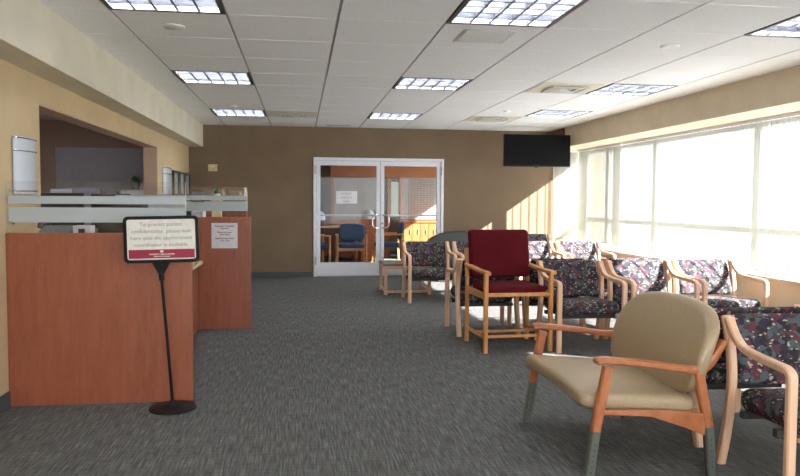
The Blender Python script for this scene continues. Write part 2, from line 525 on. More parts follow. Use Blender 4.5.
# back wall (brown) with door opening, cream return in the window bay
w = MB(); w.box(LX - 0.16, DX0, BY, BY + 0.15, 0, CE + 0.2); w.box(DX1, 4.385, BY, BY + 0.15, 0, CE + 0.2); w.box(DX0, DX1, BY, BY + 0.15, DZ, CE + 0.2)
struct('wall_back', w, M['brownwall'])
struct('wall_back_bay', B(4.385, WX + 0.3, BY, BY + 0.15, 0, CE + 0.2), M['cream'])
wf = MB(); wf.box(LX - 0.16, -1.4, FY - 0.1, FY, 0, CE + 0.2); wf.box(4.2, WX + 0.06, FY - 0.1, FY, 0, CE + 0.2)
wf.box(-1.4, 4.2, FY - 0.1, FY, 0, 0.3); wf.box(-1.4, 4.2, FY - 0.1, FY, 2.2, CE + 0.2)
struct('wall_front', wf, M['beige'])
ff = MB()  # unseen window added behind the camera for frontal fill light
for x in (-1.4, 0.44, 2.30, 4.14): ff.box(x, x + 0.06, FY - 0.07, FY - 0.01, 0.3, 2.2)
for x in (-1.34, 0.50, 2.36): ff.box(x, x + (1.78 if x < 2 else 1.78), FY - 0.07, FY - 0.01, 0.3, 0.36).box(x, x + 1.78, FY - 0.07, FY - 0.01, 2.14, 2.2)
fw_ = struct('window_5', ff, M['winframe'])
obj('pane', MB().box(-1.34, 0.44, FY - 0.045, FY - 0.039, 0.36, 2.14).box(0.50, 2.30, FY - 0.045, FY - 0.039, 0.36, 2.14).box(2.36, 4.14, FY - 0.045, FY - 0.039, 0.36, 2.14), M['glass'], fw_)
# right: soffit, sill cabinet wall, columns between windows
struct('wall_right_soffit', B(SX, WX + 0.06, FY, BY, 2.187, CE + 0.125), M['beige'])
struct('wall_right', B(SX + 0.02, WX + 0.06, FY, BY, 0, 0.575), M['beige'])
struct('trim_4', B(SX - 0.015, WX - 0.04, FY, BY, 0.575, 0.605), M['sill'], bevel=0.004)
WINS = [(3.3, 4.2, []), (5.1, 10.72, [7.3, 9.6]), (10.9, 12.05, [11.175]), (-2.6, 0.6, [-1.0])]  # last one, behind the camera, is added to let in more light
cols = MB(); HZ = 2.17
edges = [FY, 1.0, 4.2, 5.1, 10.72, 10.9, 12.05, BY]
for a, b in ((FY, -2.6), (0.6, 3.3), (4.2, 5.1), (10.72, 10.9), (12.05, BY)):
    cols.box(WX - 0.04, WX + 0.06, a, b, 0.575, 2.187)
struct('wall_right_column', cols, M['beige'])
for k, (a, b, mu) in enumerate(WINS):
    fr = MB(); x0, x1 = WX - 0.03, WX + 0.05; t = 0.045
    fr.box(x0, x1, a, b, 0.575, 0.575 + t); fr.box(x0, x1, a, b, HZ - t, 2.187)
    ys = [a] + mu + [b]
    for q, y in enumerate(ys):
        wd = 0.055
        if y == a: fr.box(x0, x1, y, y + t, 0.575 + t, HZ - t)
        elif y == b: fr.box(x0, x1, y - t, y, 0.575 + t, HZ - t)
        else: fr.box(x0, x1, y - wd, y + wd, 0.575 + t, HZ - t)
    for q in range(len(ys) - 1):
        fr.box(x0 + 0.005, x1 - 0.005, ys[q] + t, ys[q + 1] - t, 0.955, 1.02)
    wn = struct('window_%d' % (k + 1), fr, M['winframe'])
    gl = MB()
    for q in range(len(ys) - 1):
        gl.box(WX + 0.005, WX + 0.011, ys[q] + 0.055, ys[q + 1] - 0.055, 1.02, HZ - t)
        gl.box(WX + 0.005, WX + 0.011, ys[q] + 0.055, ys[q + 1] - 0.055, 0.575 + t, 0.955)
    g = obj('pane', gl, M['glass'], wn)
# baseboards
struct('baseboard_back', MB().box(LX, DX0 - 0.03, BY - 0.012, BY, 0, 0.085).box(DX1 + 0.03, SX, BY - 0.012, BY, 0, 0.085), M['base'], bevel=0.003)
struct('baseboard_left', MB().box(LX, LX + 0.012, FY, 4.69, 0, 0.10), M['base'], bevel=0.003)
struct('baseboard_right', MB().box(SX + 0.008, SX + 0.02, FY, BY, 0, 0.09), M['base'], bevel=0.003)

# ------------------------------------------------------------------ double door
dt = tag(struct('door_1', MB().box(DX0, DX0 + 0.05, BY - 0.03, BY + 0.1, 0, DZ).box(DX1 - 0.05, DX1, BY - 0.03, BY + 0.1, 0, DZ)
      .box(DX0 + 0.05, DX1 - 0.05, BY - 0.03, BY + 0.1, DZ - 0.05, DZ), M['white_alu'], bevel=0.004), kind='structure')
mid = 1.342
for s, (a, b) in enumerate(((DX0 + 0.055, mid - 0.004), (mid + 0.004, DX1 - 0.055))):
    lf = MB(); y0, y1 = BY - 0.012, BY + 0.038; st = 0.062
    lf.box(a, a + st, y0, y1, 0.015, DZ - 0.055); lf.box(b - st, b, y0, y1, 0.015, DZ - 0.055)
    lf.box(a + st, b - st, y0, y1, DZ - 0.055 - 0.075, DZ - 0.055); lf.box(a + st, b - st, y0, y1, 0.015, 0.235)
    leaf = obj('door_leaf', lf, M['white_alu'], dt, bevel=0.003)
    obj('glass_pane', B(a + st, b - st, BY + 0.008, BY + 0.014, 0.235, DZ - 0.13), M['doorglass'], leaf)
    obj('push_bar', B(a + st, b - st, BY + 0.038, BY + 0.062, 1.02, 1.045), M['steel'], leaf, bevel=0.004)
    hx = b - 0.03 if s == 0 else a + 0.03; dr = -1 if s == 0 else 1
    pth = smooth_path([(hx, BY - 0.012, 1.035), (hx + dr * -0.0, BY - 0.075, 1.03), (hx + dr * -0.07 * (1 if s == 0 else -1) * (1 if s == 0 else 1) * 1.0, BY - 0.08, 1.0)], 3)
    off = -0.10 if s == 0 else 0.10
    pth = smooth_path([(hx, BY - 0.012, 1.04), (hx, BY - 0.05, 1.04), (hx + off * 0.5, BY - 0.075, 1.045), (hx + off, BY - 0.075, 1.0), (hx + off, BY - 0.075, 0.86),
                       (hx + off * 0.5, BY - 0.075, 0.822), (hx, BY - 0.05, 0.825), (hx, BY - 0.012, 0.825)], 5)
    obj('pull_handle', MB().tube(pth, 0.014, 10), M['chrome'], leaf)
    hg = MB(); hxx = a - 0.02 if s == 0 else b + 0.02
    for z in (0.2, 1.72):
        hg.tube([(hxx, BY - 0.036, z), (hxx, BY - 0.036, z + 0.14)], 0.013, 8)
    obj('hinge', hg, M['steel'], leaf)
obj('lock', MB().tube([(mid + 0.035, BY - 0.013, 0.90), (mid + 0.035, BY - 0.03, 0.90)], 0.02, 14), M['steel'], dt)
obj('threshold', B(DX0, DX1, BY - 0.02, BY + 0.15, 0, 0.012), M['steel'], dt)

# ------------------------------------------------------------------ ceiling fixtures
def ceiling_light(i, j, label):
    x0 = X0 + P * i; y0 = Y0 + P * j; cx, cy = x0 + P / 2, y0 + P / 2
    t = thing('ceiling_light', label, 'ceiling light', (cx, cy, CE), group='recessed ceiling lights')
    fr = MB(); e = 0.012; a = P / 2 - 0.004; q = P / 2 - 0.03
    fr.box(-a, a, -a, -q, -0.004, 0.011); fr.box(-a, a, q, a, -0.004, 0.011); fr.box(-a, -q, -q, q, -0.004, 0.011); fr.box(q, a, -q, q, -0.004, 0.011)
    obj('frame', fr, M['fixture'], t, world=False)
    hs = MB(); hs.box(-q, -q + 0.006, -q, q, -0.002, 0.11); hs.box(q - 0.006, q, -q, q, -0.002, 0.11); hs.box(-q, q, -q, -q + 0.006, -0.002, 0.11)
    hs.box(-q, q, q - 0.006, q, -0.002, 0.11); hs.box(-q, q, -q, q, 0.11, 0.115)
    obj('housing', hs, M['reflector'], t, world=False)
    lv = MB(); n = 5
    for k in range(1, n):
        p = -q + 2 * q * k / n
        lv.box(p - 0.008, p + 0.008, -q, q, 0.0, 0.06)
    for k in range(1, 5):
        p = -q + 2 * q * k / 5
        lv.box(-q, q, p - 0.008, p + 0.008, 0.0, 0.06)
    obj('louver', lv, M['louver'], t, world=False)
    for k in range(3):
        p = -q + 2 * q * (k + 0.5) / 3
        obj('tube', MB().tube([(-q + 0.01, p, 0.085), (q - 0.01, p, 0.085)], 0.014, 10), M['tube'], t, world=False)
    return t
L0 = ceiling_light(*LIGHTS[0], 'recessed louvered light nearest the camera on the left, above the front reception panel')
LBL = ['', 'recessed louvered light, middle one of the left row, above the reception desk', 'recessed louvered light, farthest of the left row, near the brown wall',
       'large louvered light nearest the camera in the middle of the ceiling', 'louvered light, second one back in the middle row',
       'louvered light, farthest of the middle row, in front of the glass doors', 'louvered light at the right edge of the photo near the window soffit',
       'louvered light, second one back in the window-side row', 'louvered light, farthest of the window-side row, just before the television',
       'louvered light above and behind the camera, left', 'louvered light above and behind the camera, middle', 'louvered light above and behind the camera, right',
       'rearmost louvered light behind the camera, left', 'rearmost louvered light behind the camera, middle', 'rearmost louvered light behind the camera, right']
for k in range(1, len(LIGHTS)):
    i, j = LIGHTS[k]
    dup(L0, (X0 + P * (i + .5), Y0 + P * (j + .5), CE), 0, LBL[k])

for x, y, lab in ((-3.6, 5.2, 'added fill light on the back office ceiling, nearest'), (-3.4, 7.6, 'added fill light on the back office ceiling, middle'), (-2.9, 9.6, 'added fill light on the back office ceiling, farthest'), (-4.6, 9.4, 'added fill light in the far corner of the back office'), (-4.6, 7.0, 'added fill light by the left wall of the back office'),
                  (0.6, 13.6, 'added fill light beyond the left glass door'), (2.4, 14.0, 'added fill light beyond the right glass door')):
    dup(L0, (x, y, 2.504 - .117), 0, lab, 'added fill lights in the side rooms')  # unseen lights added to brighten the office and the room beyond
def diffuser(i, j, label, broken=False):
    cx, cy = X0 + P * (i + .5), Y0 + P * (j + .5)
    t = thing('ceiling_vent', label, 'air vent', (cx, cy, CE), group='ceiling air diffusers')
    a = P / 2 - 0.02
    obj('face_plate', MB().box(-a, a, -a, a, -0.006, -0.001), M['ventw'], t, world=False, bevel=0.002)
    g = MB()
    for k, r in enumerate((0.20, 0.14, 0.08)):
        z = -0.012 - 0.006 * (2 - k); w = 0.035
        for (s1, s2) in ((1, 0), (-1, 0), (0, 1), (0, -1)):
            if s1: g.box(min(s1 * r, s1 * (r - w)), max(s1 * r, s1 * (r - w)), -r, r, z - 0.004, z + 0.006)
            else: g.box(-r + w, r - w, min(s2 * r, s2 * (r - w)), max(s2 * r, s2 * (r - w)), z - 0.004, z + 0.006)
    obj('louver', g, M['vent'], t, world=False, bevel=0.002)
    if broken:
        m4 = Matrix.Translation((0.05, -0.1, -0.05)) @ Matrix.Rotation(0.5, 4, 'Y') @ Matrix.Rotation(0.3, 4, 'Z')
        obj('loose_blade', MB().box(-0.1, 0.1, -0.03, 0.03, -0.003, 0.003, m4), M['white_alu'], t, world=False)
    return t
diffuser(1, 7, 'cream square ceiling diffuser with a hanging blade, left of the glass doors', True)
diffuser(5, 3, 'cream square ceiling diffuser beside the second window-side light')
diffuser(5, 7, 'cream square ceiling diffuser farthest back, left of the television')
vt = thing('return_grille', 'grey return air grille in the ceiling behind the large middle light', 'air vent', (1.335, 5.19, CE))
obj('frame', MB().box(-.19, .19, -.19, .19, -0.005, -0.0005), M['vent'], vt, world=False, bevel=0.002)
g = MB()
for k in range(14):
    y = -0.165 + k * 0.0253
    g.box(-.165, .165, y - 0.004, y + 0.004, -0.010, -0.0045)
obj('louver', g, M['vent'], vt, world=False)
st = thing('slot_vent', 'narrow slot vent in the ceiling against the brown wall above the doors', 'air vent', (0.605, 11.72, CE))
obj('frame', MB().box(-.2, .2, -.035, .035, -0.006, -0.0005), M['vent'], st, world=False, bevel=0.002)
obj('slot', MB().box(-.18, .18, -.008, .008, -0.008, -0.0055), M['dark'], st, world=False)
for nm, x, y, r, lab in (('ceiling_speaker', -0.876, 5.24, 0.075, 'round grey disc in the ceiling tile beside the nearest left light'),
                         ('smoke_detector', 2.834, 5.27, 0.07, 'round white detector on the ceiling between the window-side lights'),
                         ('sprinkler_cover', 2.757, 9.43, 0.05, 'small white disc on the ceiling near the television'),
                         ('sprinkler_cover', -0.853, 9.588, 0.05, 'small white disc on the ceiling before the farthest left light')):
    t = tag(obj(nm, MB().lathe([(r, 0.0), (r, -0.008), (r * 0.85, -0.016), (0.002, -0.018)], 24, (x, y, CE)), M['vent'] if 'speaker' in nm else M['gridl']),
            lab, {'ceiling_speaker': 'ceiling speaker', 'smoke_detector': 'smoke detector'}.get(nm, 'sprinkler cover'))

# ------------------------------------------------------------------ reception
def reception_panel(Y, x0, x1, z, ztop, label, glabel):
    t = thing('reception_partition', label, 'reception partition', ((x0 + x1) / 2, Y, 0), group='reception end panels')
    obj('panel', B(x0, x1, Y, Y + 0.05, 0.0, z), M['lamin'], t, bevel=0.003)
    obj('edge_band', B(x1, x1 + 0.004, Y + 0.002, Y + 0.048, 0.0, z), M['lamind'], t)
    # glass screen standing on the panel
    gx1 = x1 - 0.035; zs = [z, z + (ztop - z) * 0.205, z + (ztop - z) * 0.495, z + (ztop - z) * 0.565, z + (ztop - z) * 0.715, ztop]
    g = thing('glass_screen', glabel, 'glass screen', ((x0 + gx1) / 2, Y, z), group='glass screens on the reception panels')
    obj('pane', B(x0, gx1, Y + 0.02, Y + 0.030, z + 0.001, ztop), M['glass'], g)
    for a, b in ((zs[1], zs[2]), (zs[3], zs[4])):
        obj('frosted_band', B(x0 + 0.015, gx1, Y + 0.0175, Y + 0.0195, a, b), M['frost'], g)
    for zz in (z + 0.06, ztop - 0.06):
        obj('clip', MB().tube([(x0 + 0.03, Y + 0.012, zz), (x0 + 0.03, Y + 0.038, zz)], 0.012, 10), M['chrome'], g)
    obj('polished_edge', B(gx1, gx1 + 0.002, Y + 0.02, Y + 0.03, z + 0.001, ztop), M['acrylic'], g)
    return t
reception_panel(4.69, LX + 0.002, -0.690, 1.082, 1.405, 'large cherry laminate reception end panel nearest the camera, behind the wait sign',
                'glass screen with two frosted bands on the nearest reception panel')
reception_panel(7.28, LX + 0.002, -0.495, 1.118, 1.417, 'cherry laminate reception end panel with a taped paper notice, second from camera',
                'glass screen with two frosted bands on the panel with the paper notice')
reception_panel(9.87, LX + 0.002, -0.675, 1.118, 1.417, 'cherry laminate reception end panel farthest back, nearly hidden behind the noticed one',
                'farthest glass screen, its end just showing past the one before it')
for Ya, Yb, lab in ((4.742, 7.278, 'reception desk with cream countertop between the first and second panels'),
                    (7.332, 9.868, 'reception desk with cream countertop between the second and third panels')):
    t = thing('reception_desk', lab, 'desk', (-1.35, (Ya + Yb) / 2, 0), group='reception desks between the panels')
    obj('countertop', B(LX - 0.6, -0.955, Ya, Yb, 0.655, 0.69) if False else B(LX + 0.001, -0.955, Ya, Yb, 0.655, 0.69), M['top'], t, bevel=0.004)
    obj('front_panel', B(-1.03, -1.0, Ya, Yb, 0.0, 0.61), M['lamind'], t)
    obj('apron', B(-1.025, -1.005, Ya, Yb, 0.61, 0.655), M['dark'], t)
    for yy in (Ya + 0.02, Yb - 0.04):
        obj('support', B(LX + 0.005, -1.032, yy, yy + 0.02, 0.0, 0.654), M['lamind'], t)
    for yy in (Ya + 0.8, Ya + 1.7):
        pd = obj('drawer', B(LX + 0.05, -1.2, yy, yy + 0.4, 0.45, 0.654), M['partition'], t)
# paper notice on the second panel
t = thing('paper_notice', 'white paper notice with red print taped to the cherry panel', 'notice', (-0.746, 7.28, 0.935))
m4 = Matrix.Translation((-0.746, 7.2792, 0.935)) @ Matrix.Rotation(PI / 2, 4, 'X')
obj('sheet', MB().box(-0.127, 0.127, -0.126, 0.126, -0.0008, 0.0008, m4), M['paper'], t)
obj('print', text_mb(['Reception Available', 'Services', 'Please have your', 'cards ready', 'Appointment Desk', '7:30 - 5:00'],
    [0.024, 0.024, 0.021, 0.021, 0.024, 0.021], 0, 0.088, [0.0, 0.022, 0.062, 0.082, 0.122, 0.145], m4 @ Matrix.Translation((0, 0, 0.0014)), 0.0004), M['redink'], t)
# items behind the glass on the desks
def on_desk(name, label, cat, x, y, z=0.69):
    return thing(name, label, cat, (x, y, z))
t = on_desk('paper_stack', 'stack of white papers on the front reception desk behind the glass', 'papers', -1.42, 4.98)
obj('sheet_block', MB().box(-.055, .055, -.05, .06, 0.0005, 0.43), M['paper'], t, world=False, bevel=0.003)
obj('binder_clip', MB().box(-.02, .02, -.053, -.05, 0.38, 0.41), M['black'], t, world=False)
t = on_desk('desk_telephone', 'grey desk telephone seen through the clear strip of the front glass', 'telephone', -1.60, 5.0)
obj('body', MB().slab(rrect(-.1, .1, -.09, .09, .02), .05, .012, 0.004, mat=Matrix.Translation((0, 0, 0.38)) @ Matrix.Rotation(0.3, 4, 'X')), M['greyfab'], t, world=False)
obj('riser', MB().box(-.09, .09, -.06, .08, 0.0005, 0.36), M['dark'], t, world=False, bevel=0.004)
obj('handset', MB().tube(smooth_path([(-.07, -.09, .42), (-.07, -.06, .45), (-.07, .05, .46), (-.07, .08, .43)], 4), .017, 10), M['dark'], t, world=False)
t = on_desk('computer_monitor', 'black computer monitor on the reception desk behind the front glass', 'monitor', -1.48, 6.3)
obj('screen', MB().box(-.2, .2, -.02, .02, 0.16, 0.56), M['black'], t, world=False, bevel=0.008)
obj('stand', MB().tube([(0, 0.01, 0.02), (0, 0.01, 0.25)], .025, 10), M['black'], t, world=False)
obj('base', MB().lathe([(.1, 0.0005), (.1, .012), (.03, .022)], 24), M['black'], t, world=False)
t = on_desk('computer_monitor', 'grey-backed monitor on the middle desk, seen between the glass screens', 'monitor', -1.38, 8.3)
obj('screen', MB().box(-.2, .2, -.02, .02, 0.12, 0.5), M['dark'], t, world=False, bevel=0.008)
obj('stand', MB().tube([(0, 0.01, 0.02), (0, 0.01, 0.2)], .025, 10), M['dark'], t, world=False)
obj('base', MB().lathe([(.1, 0.0005), (.1, .012), (.03, .022)], 24), M['dark'], t, world=False)

def leafy(name, label, x, y, z, s, pot):
    t = thing(name, label, 'plant', (x, y, z))
    obj('pot', MB().lathe([(.035 * s, 0.0005), (.05 * s, .08 * s), (.052 * s, .085 * s), (.04 * s, .085 * s), (.038 * s, .07 * s)], 20), pot, t, world=False)
    lf = MB(); rr = random.Random(int(abs(x * 100)))
    for k in range(26):
        a = rr.uniform(0, 2 * PI); el = rr.uniform(0.3, 1.4); L = rr.uniform(.06, .11) * s; wd = L * 0.22
        d = Vector((math.cos(a) * math.cos(el), math.sin(a) * math.cos(el), math.sin(el))); sd = Vector((-math.sin(a), math.cos(a), 0))
        b0 = Vector((0, 0, .075 * s)); m_ = b0 + d * L * 0.55 + Vector((0, 0, .01 * s)); e_ = b0 + d * L + Vector((0, 0, -0.012 * s))
        up = sd.cross(d).normalized() * 0.002
        lf.add([b0, m_ + sd * wd + up, e_, m_ - sd * wd + up, m_ + up * 3], [(0, 1, 4), (1, 2, 4), (2, 3, 4), (3, 0, 4)])
    obj('foliage', lf, M['leaf'], t, world=False)
    return t
# tall white file box with the small plant between panels
t = on_desk('file_box', 'white file box on the middle desk, its top showing over the noticed panel', 'file box', -1.02, 7.47)
obj('body', MB().box(-.058, .058, -.10, .10, 0.0005, 0.485), M['paper'], t, world=False, bevel=0.004)
obj('label_card', MB().box(-.03, .03, -.1025, -.1005, 0.36, 0.40), M['greyfab'], t, world=False)
leafy('potted_plant', 'tiny green plant in a pot standing on the white file box', -1.04, 7.47, 0.69 + 0.4855, 0.5, M['dark'])
# counter bits behind third panel
def shelf_ledge(name, label, Y0_, Y1_):
    pass
t = on_desk('file_box', 'grey upright file box on the farthest desk behind the second glass', 'file box', -1.33, 9.70)
obj('body', MB().box(-.06, .06, -.1, .1, 0.0005, 0.70), M['greyfab'], t, world=False, bevel=0.004)
obj('label_card', MB().box(-.03, .03, -.1025, -.1005, 0.5, 0.55), M['paper'], t, world=False)
t = on_desk('plant_stand', 'small cream box carrying a green plant on the farthest desk', 'plant stand', -1.08, 9.60)
obj('body', MB().box(-.06, .06, -.06, .06, 0.0005, 0.58), M['top'], t, world=False, bevel=0.004)
obj('shelf_top', MB().box(-.07, .07, -.07, .07, 0.5805, 0.59), M['top'], t, world=False, bevel=0.002)
leafy('potted_plant', 'green plant in a pale pot on the farthest desk behind the second glass', -1.08, 9.60, 1.2805, 1.0, M['acrylic'])

# wall sconces on left wall
def sconce(y0, y1, z0, z1, label):
    cy = (y0 + y1) / 2
    t = thing('wall_sconce', label, 'wall sconce', (LX, cy, z0), group='curved frosted wall sconces')
    sh = MB(); n = 12; hw = (y1 - y0) / 2; ri = []
    for k in range(n + 1):
        a = PI * k / n
        ri.append((0.012 + 0.048 * math.sin(a), -hw * math.cos(a)))
    out = [[(x, y, 0.0), (x, y, z1 - z0), (x - 0.006, y * 0.98, z1 - z0), (x - 0.006, y * 0.98, 0.0)] for x, y in ri]
    sh.loft(out)
    obj('shade', sh, M['acrylic'], t, world=False)
    for zz in (0.02, z1 - z0 - 0.09, z1 - z0 - 0.008) if True else ():
        obj('band', MB().tube([(x + 0.003, y * 1.03, zz) for x, y in ri], 0.005, 8), M['chrome'], t, world=False)
    obj('back_plate', MB().box(0.0005, 0.008, -hw * 0.9, hw * 0.9, 0.01, z1 - z0 - 0.01), M['white_alu'], t, world=False)
    return t
sconce(4.82, 5.16, 1.325, 1.69, 'curved frosted wall sconce with chrome bands on the yellow wall at the left edge')
sconce(9.78, 10.26, 1.33, 1.715, 'far curved frosted wall sconce beside the three black picture frames')
for k, (a, lab) in enumerate(((10.50, 'nearest'), (11.03, 'middle'), (11.56, 'farthest'))):
    t = thing('picture_frame', lab + ' of three black picture frames on the yellow wall beside the brown wall', 'picture frame', (LX, a + 0.24, 1.33), group='black picture frames')
    f_ = MB(); y0, y1, z0, z1 = a, a + 0.49, 1.335, 1.70; e = 0.075
    f_.box(LX + .0005, LX + .03, y0, y0 + e, z0, z1).box(LX + .0005, LX + .03, y1 - e, y1, z0, z1).box(LX + .0005, LX + .03, y0 + e, y1 - e, z0, z0 + 0.035).box(LX + .0005, LX + .03, y0 + e, y1 - e, z1 - 0.035, z1)
    obj('frame', f_, M['black'], t, bevel=0.003)
    obj('print', B(LX + .001, LX + .012, y0 + e, y1 - e, z0 + 0.035, z1 - 0.035), M['photo'], t)
t = thing('thermostat', 'small cream thermostat plate on the brown back wall', 'thermostat', (-1.42, BY, 1.745))
obj('cover', B(-1.495, -1.348, BY - 0.022, BY, 1.748, 1.862), M['top'], t, bevel=0.004)
obj('display', B(-1.46, -1.385, BY - 0.024, BY - 0.0225, 1.81, 1.845), M['ventw'], t)

# ------------------------------------------------------------------ back office seen through opening (left)
ow = MB(); ow.box(LX - 4.2, LX - 4.1, 3.0, 12.2, 0, 2.6); ow.box(LX - 4.2, LX - 0.16, 2.9, 3.0, 0, 2.6)
struct('wall_office_left', ow, M['officebrown'])
struct('wall_office_back', B(LX - 4.1, LX - 0.16, 11.8, 11.9, 0, 2.504), M['officebrown'])
struct('wall_office_panel', B(-3.75, -2.30, 11.74, 11.799, 0, 2.08), M['officewall'])
oc = MB(); oc.box(LX - 4.2, LX - 0.165, 3.0, 12.1, 2.504, 2.6)
struct('ceiling_office', oc, M['ceil'])
og = MB()
for k in range(14):
    og.box(LX - 4.1, LX - 0.165, 3.2 + k * .61, 3.22 + k * .61, 2.500, 2.5035)
for k in range(7):
    og.box(LX - 4.0 + k * .61, LX - 3.98 + k * .61, 3.0, 11.8, 2.500, 2.5035)
struct('trim_5', og, M['grid'])
for k, (x, y, w_, h_, lab) in enumerate(((-2.75, 9.75, .34, 1.43, 'pale grey tall cabinet standing in for a glass reflection at the left of the back office'), (-3.1, 10.45, .62, 1.42, 'wide white cabinet standing in for a glass reflection in the middle of the back office'),
                                         (-2.35, 10.6, .34, 1.42, 'white storage cabinet deep in the back office behind the green plant'))):  # first two stand in for pale reflections in the front glass screen
    t = thing('reflection_cabinet', lab, 'cabinet', (x, y, 0), group='storage cabinets and glass reflection stand-ins in the back office')
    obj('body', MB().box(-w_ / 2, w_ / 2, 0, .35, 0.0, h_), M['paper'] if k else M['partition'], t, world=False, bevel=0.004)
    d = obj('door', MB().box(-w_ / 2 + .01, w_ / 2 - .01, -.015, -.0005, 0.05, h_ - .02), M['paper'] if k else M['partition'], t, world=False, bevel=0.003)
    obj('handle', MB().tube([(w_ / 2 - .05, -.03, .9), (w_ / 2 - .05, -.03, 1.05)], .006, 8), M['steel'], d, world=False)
t = thing('office_partition', 'grey fabric office partition behind the reception desk', 'partition', (-2.95, 11.4, 0))
obj('panel', MB().box(-.9, .9, 0, .06, 0.02, 1.25), M['partition'], t, world=False, bevel=0.005)
obj('frame', MB().box(-.92, .92, -.005, .065, 1.2505, 1.28), M['dark'], t, world=False)
t = thing('office_desk', 'long dark desk inside the back office under the monitors', 'desk', (-2.5, 7.6, 0))
obj('desk_top', MB().box(-.35, .35, -2.0, 2.0, 0.70, 0.73), M['dark'], t, world=False, bevel=0.004)
for yy in (-1.9, 0, 1.9):
    obj('leg', MB().box(-.33, .33, yy - .02, yy + .02, 0, 0.6995), M['dark'], t, world=False)
for x, y, lab in ((-2.42, 7.7, 'black monitor on the back office desk, nearer one'), (-2.3, 9.2, 'black monitor on the back office desk, farther one')):
    t = thing('computer_monitor', lab, 'monitor', (x, y, 0.7305))
    obj('screen', MB().box(-.23, .23, -.02, .02, 0.2, 0.62), M['black'], t, world=False, bevel=0.008)
    obj('stand', MB().tube([(0, 0.01, 0.02), (0, 0.01, 0.3)], .025, 10), M['black'], t, world=False)
    obj('base', MB().lathe([(.1, 0.0005), (.1, .012), (.03, .022)], 24), M['black'], t, world=False)
leafy('potted_plant', 'green plant on top of the back office cabinet', -2.35, 10.75, 1.4205, 1.3, M['dark'])

# ------------------------------------------------------------------ wait sign
SY = 4.53
t = thing('sign_stand', 'black pedestal stand holding the wait-here sign before the reception panel', 'sign stand', (-0.785, SY, 0))
obj('base', MB().lathe([(.138, 0.0), (.142, .006), (.138, .014), (.06, .024), (.03, .034), (.016, .05)], 40), M['blackm'], t, world=False)
obj('pole', MB().tube([(0, 0, .045), (-.060, 0, .84)], .0095, 12), M['blackm'], t, world=False)
obj('yoke', MB().add([(-.120, -.006, .92), (.0, -.006, .92), (-.045, -.006, .84), (-.075, -.006, .84), (-.120, .006, .92), (.0, .006, .92), (-.045, .006, .84), (-.075, .006, .84)],
    [(0, 3, 2, 1), (4, 5, 6, 7), (0, 1, 5, 4), (1, 2, 6, 5), (2, 3, 7, 6), (3, 0, 4, 7)]), M['blackm'], t, world=False)
obj('collar', MB().tube([(-.057, 0, .80), (-.060, 0, .845)], .016, 12), M['blackm'], t, world=False)
# sign panel: part of the stand
TI = Matrix.Translation((-0.055, -0.004, 1.052)) @ Matrix.Rotation(math.radians(-1.2), 4, 'Y') @ Matrix.Rotation(PI / 2, 4, 'X')
hw, hh = .222, .143
def rr_frame(o, i, z0, z1, mat4):
    mb = MB(); n = len(o)
    vs = [(p[0], p[1], z0) for p in o] + [(p[0], p[1], z1) for p in o] + [(p[0], p[1], z0) for p in i] + [(p[0], p[1], z1) for p in i]
    fs = []
    for k in range(n):
        q = (k + 1) % n
        fs += [(k, q, n + q, n + k), (2 * n + k, 3 * n + k, 3 * n + q, 2 * n + q), (n + k, n + q, 3 * n + q, 3 * n + k), (k, 2 * n + k, 2 * n + q, q)]
    return mb.add(vs, fs, mat4)
def rr2(hw, hh, r, k=6):
    o = []
    for cx, cy, a0 in ((hw - r, -hh + r, -PI / 2), (hw - r, hh - r, 0), (-hw + r, hh - r, PI / 2), (-hw + r, -hh + r, PI)):
        for i in range(k + 1):
            a = a0 + PI / 2 * i / k; o.append((cx + r * math.cos(a), cy + r * math.sin(a)))
    return o
obj('frame', rr_frame(rr2(hw, hh, .028), rr2(hw - .02, hh - .02, .014), -.010, .010, TI), M['blackm'], t, world=False, bevel=0.003)
card = obj('sign_card', MB().box(-hw + .018, hw - .018, -hh + .018, hh - .018, -.006, .004, TI), M['signwhite'], t, world=False)
obj('band', MB().box(-hw + .027, hw - .027, -hh + .028, -hh + .082, .0042, .0052, TI), M['burg'], card, world=False)
obj('message', text_mb(['To protect patient', 'confidentiality, please wait', 'here until the appointment', 'coordinator is available.'], .0335, 0, .082, .0415,
    TI @ Matrix.Translation((0, 0, .0048)), -0.0002), M['ink'], card, world=False)
obj('band_print', text_mb(['UNIVERSITY HEALTH SYSTEM', 'Patient Service Center'], [.0115, .0105], 0, -.094, [0, .012], TI @ Matrix.Translation((0, 0, .0058)), 0.0003), M['signwhite'], card, world=False)
em = MB()
em.slab([(.010 * math.cos(a) * (1 + .18 * math.cos(5 * a)), .008 * math.sin(a) * (1 + .18 * math.cos(5 * a))) for a in [2 * PI * k / 40 for k in range(40)]], .0012, .0003, 0, mat=TI @ Matrix.Translation((0, -.073, .0058)))
obj('emblem', em, M['signwhite'], card, world=False)

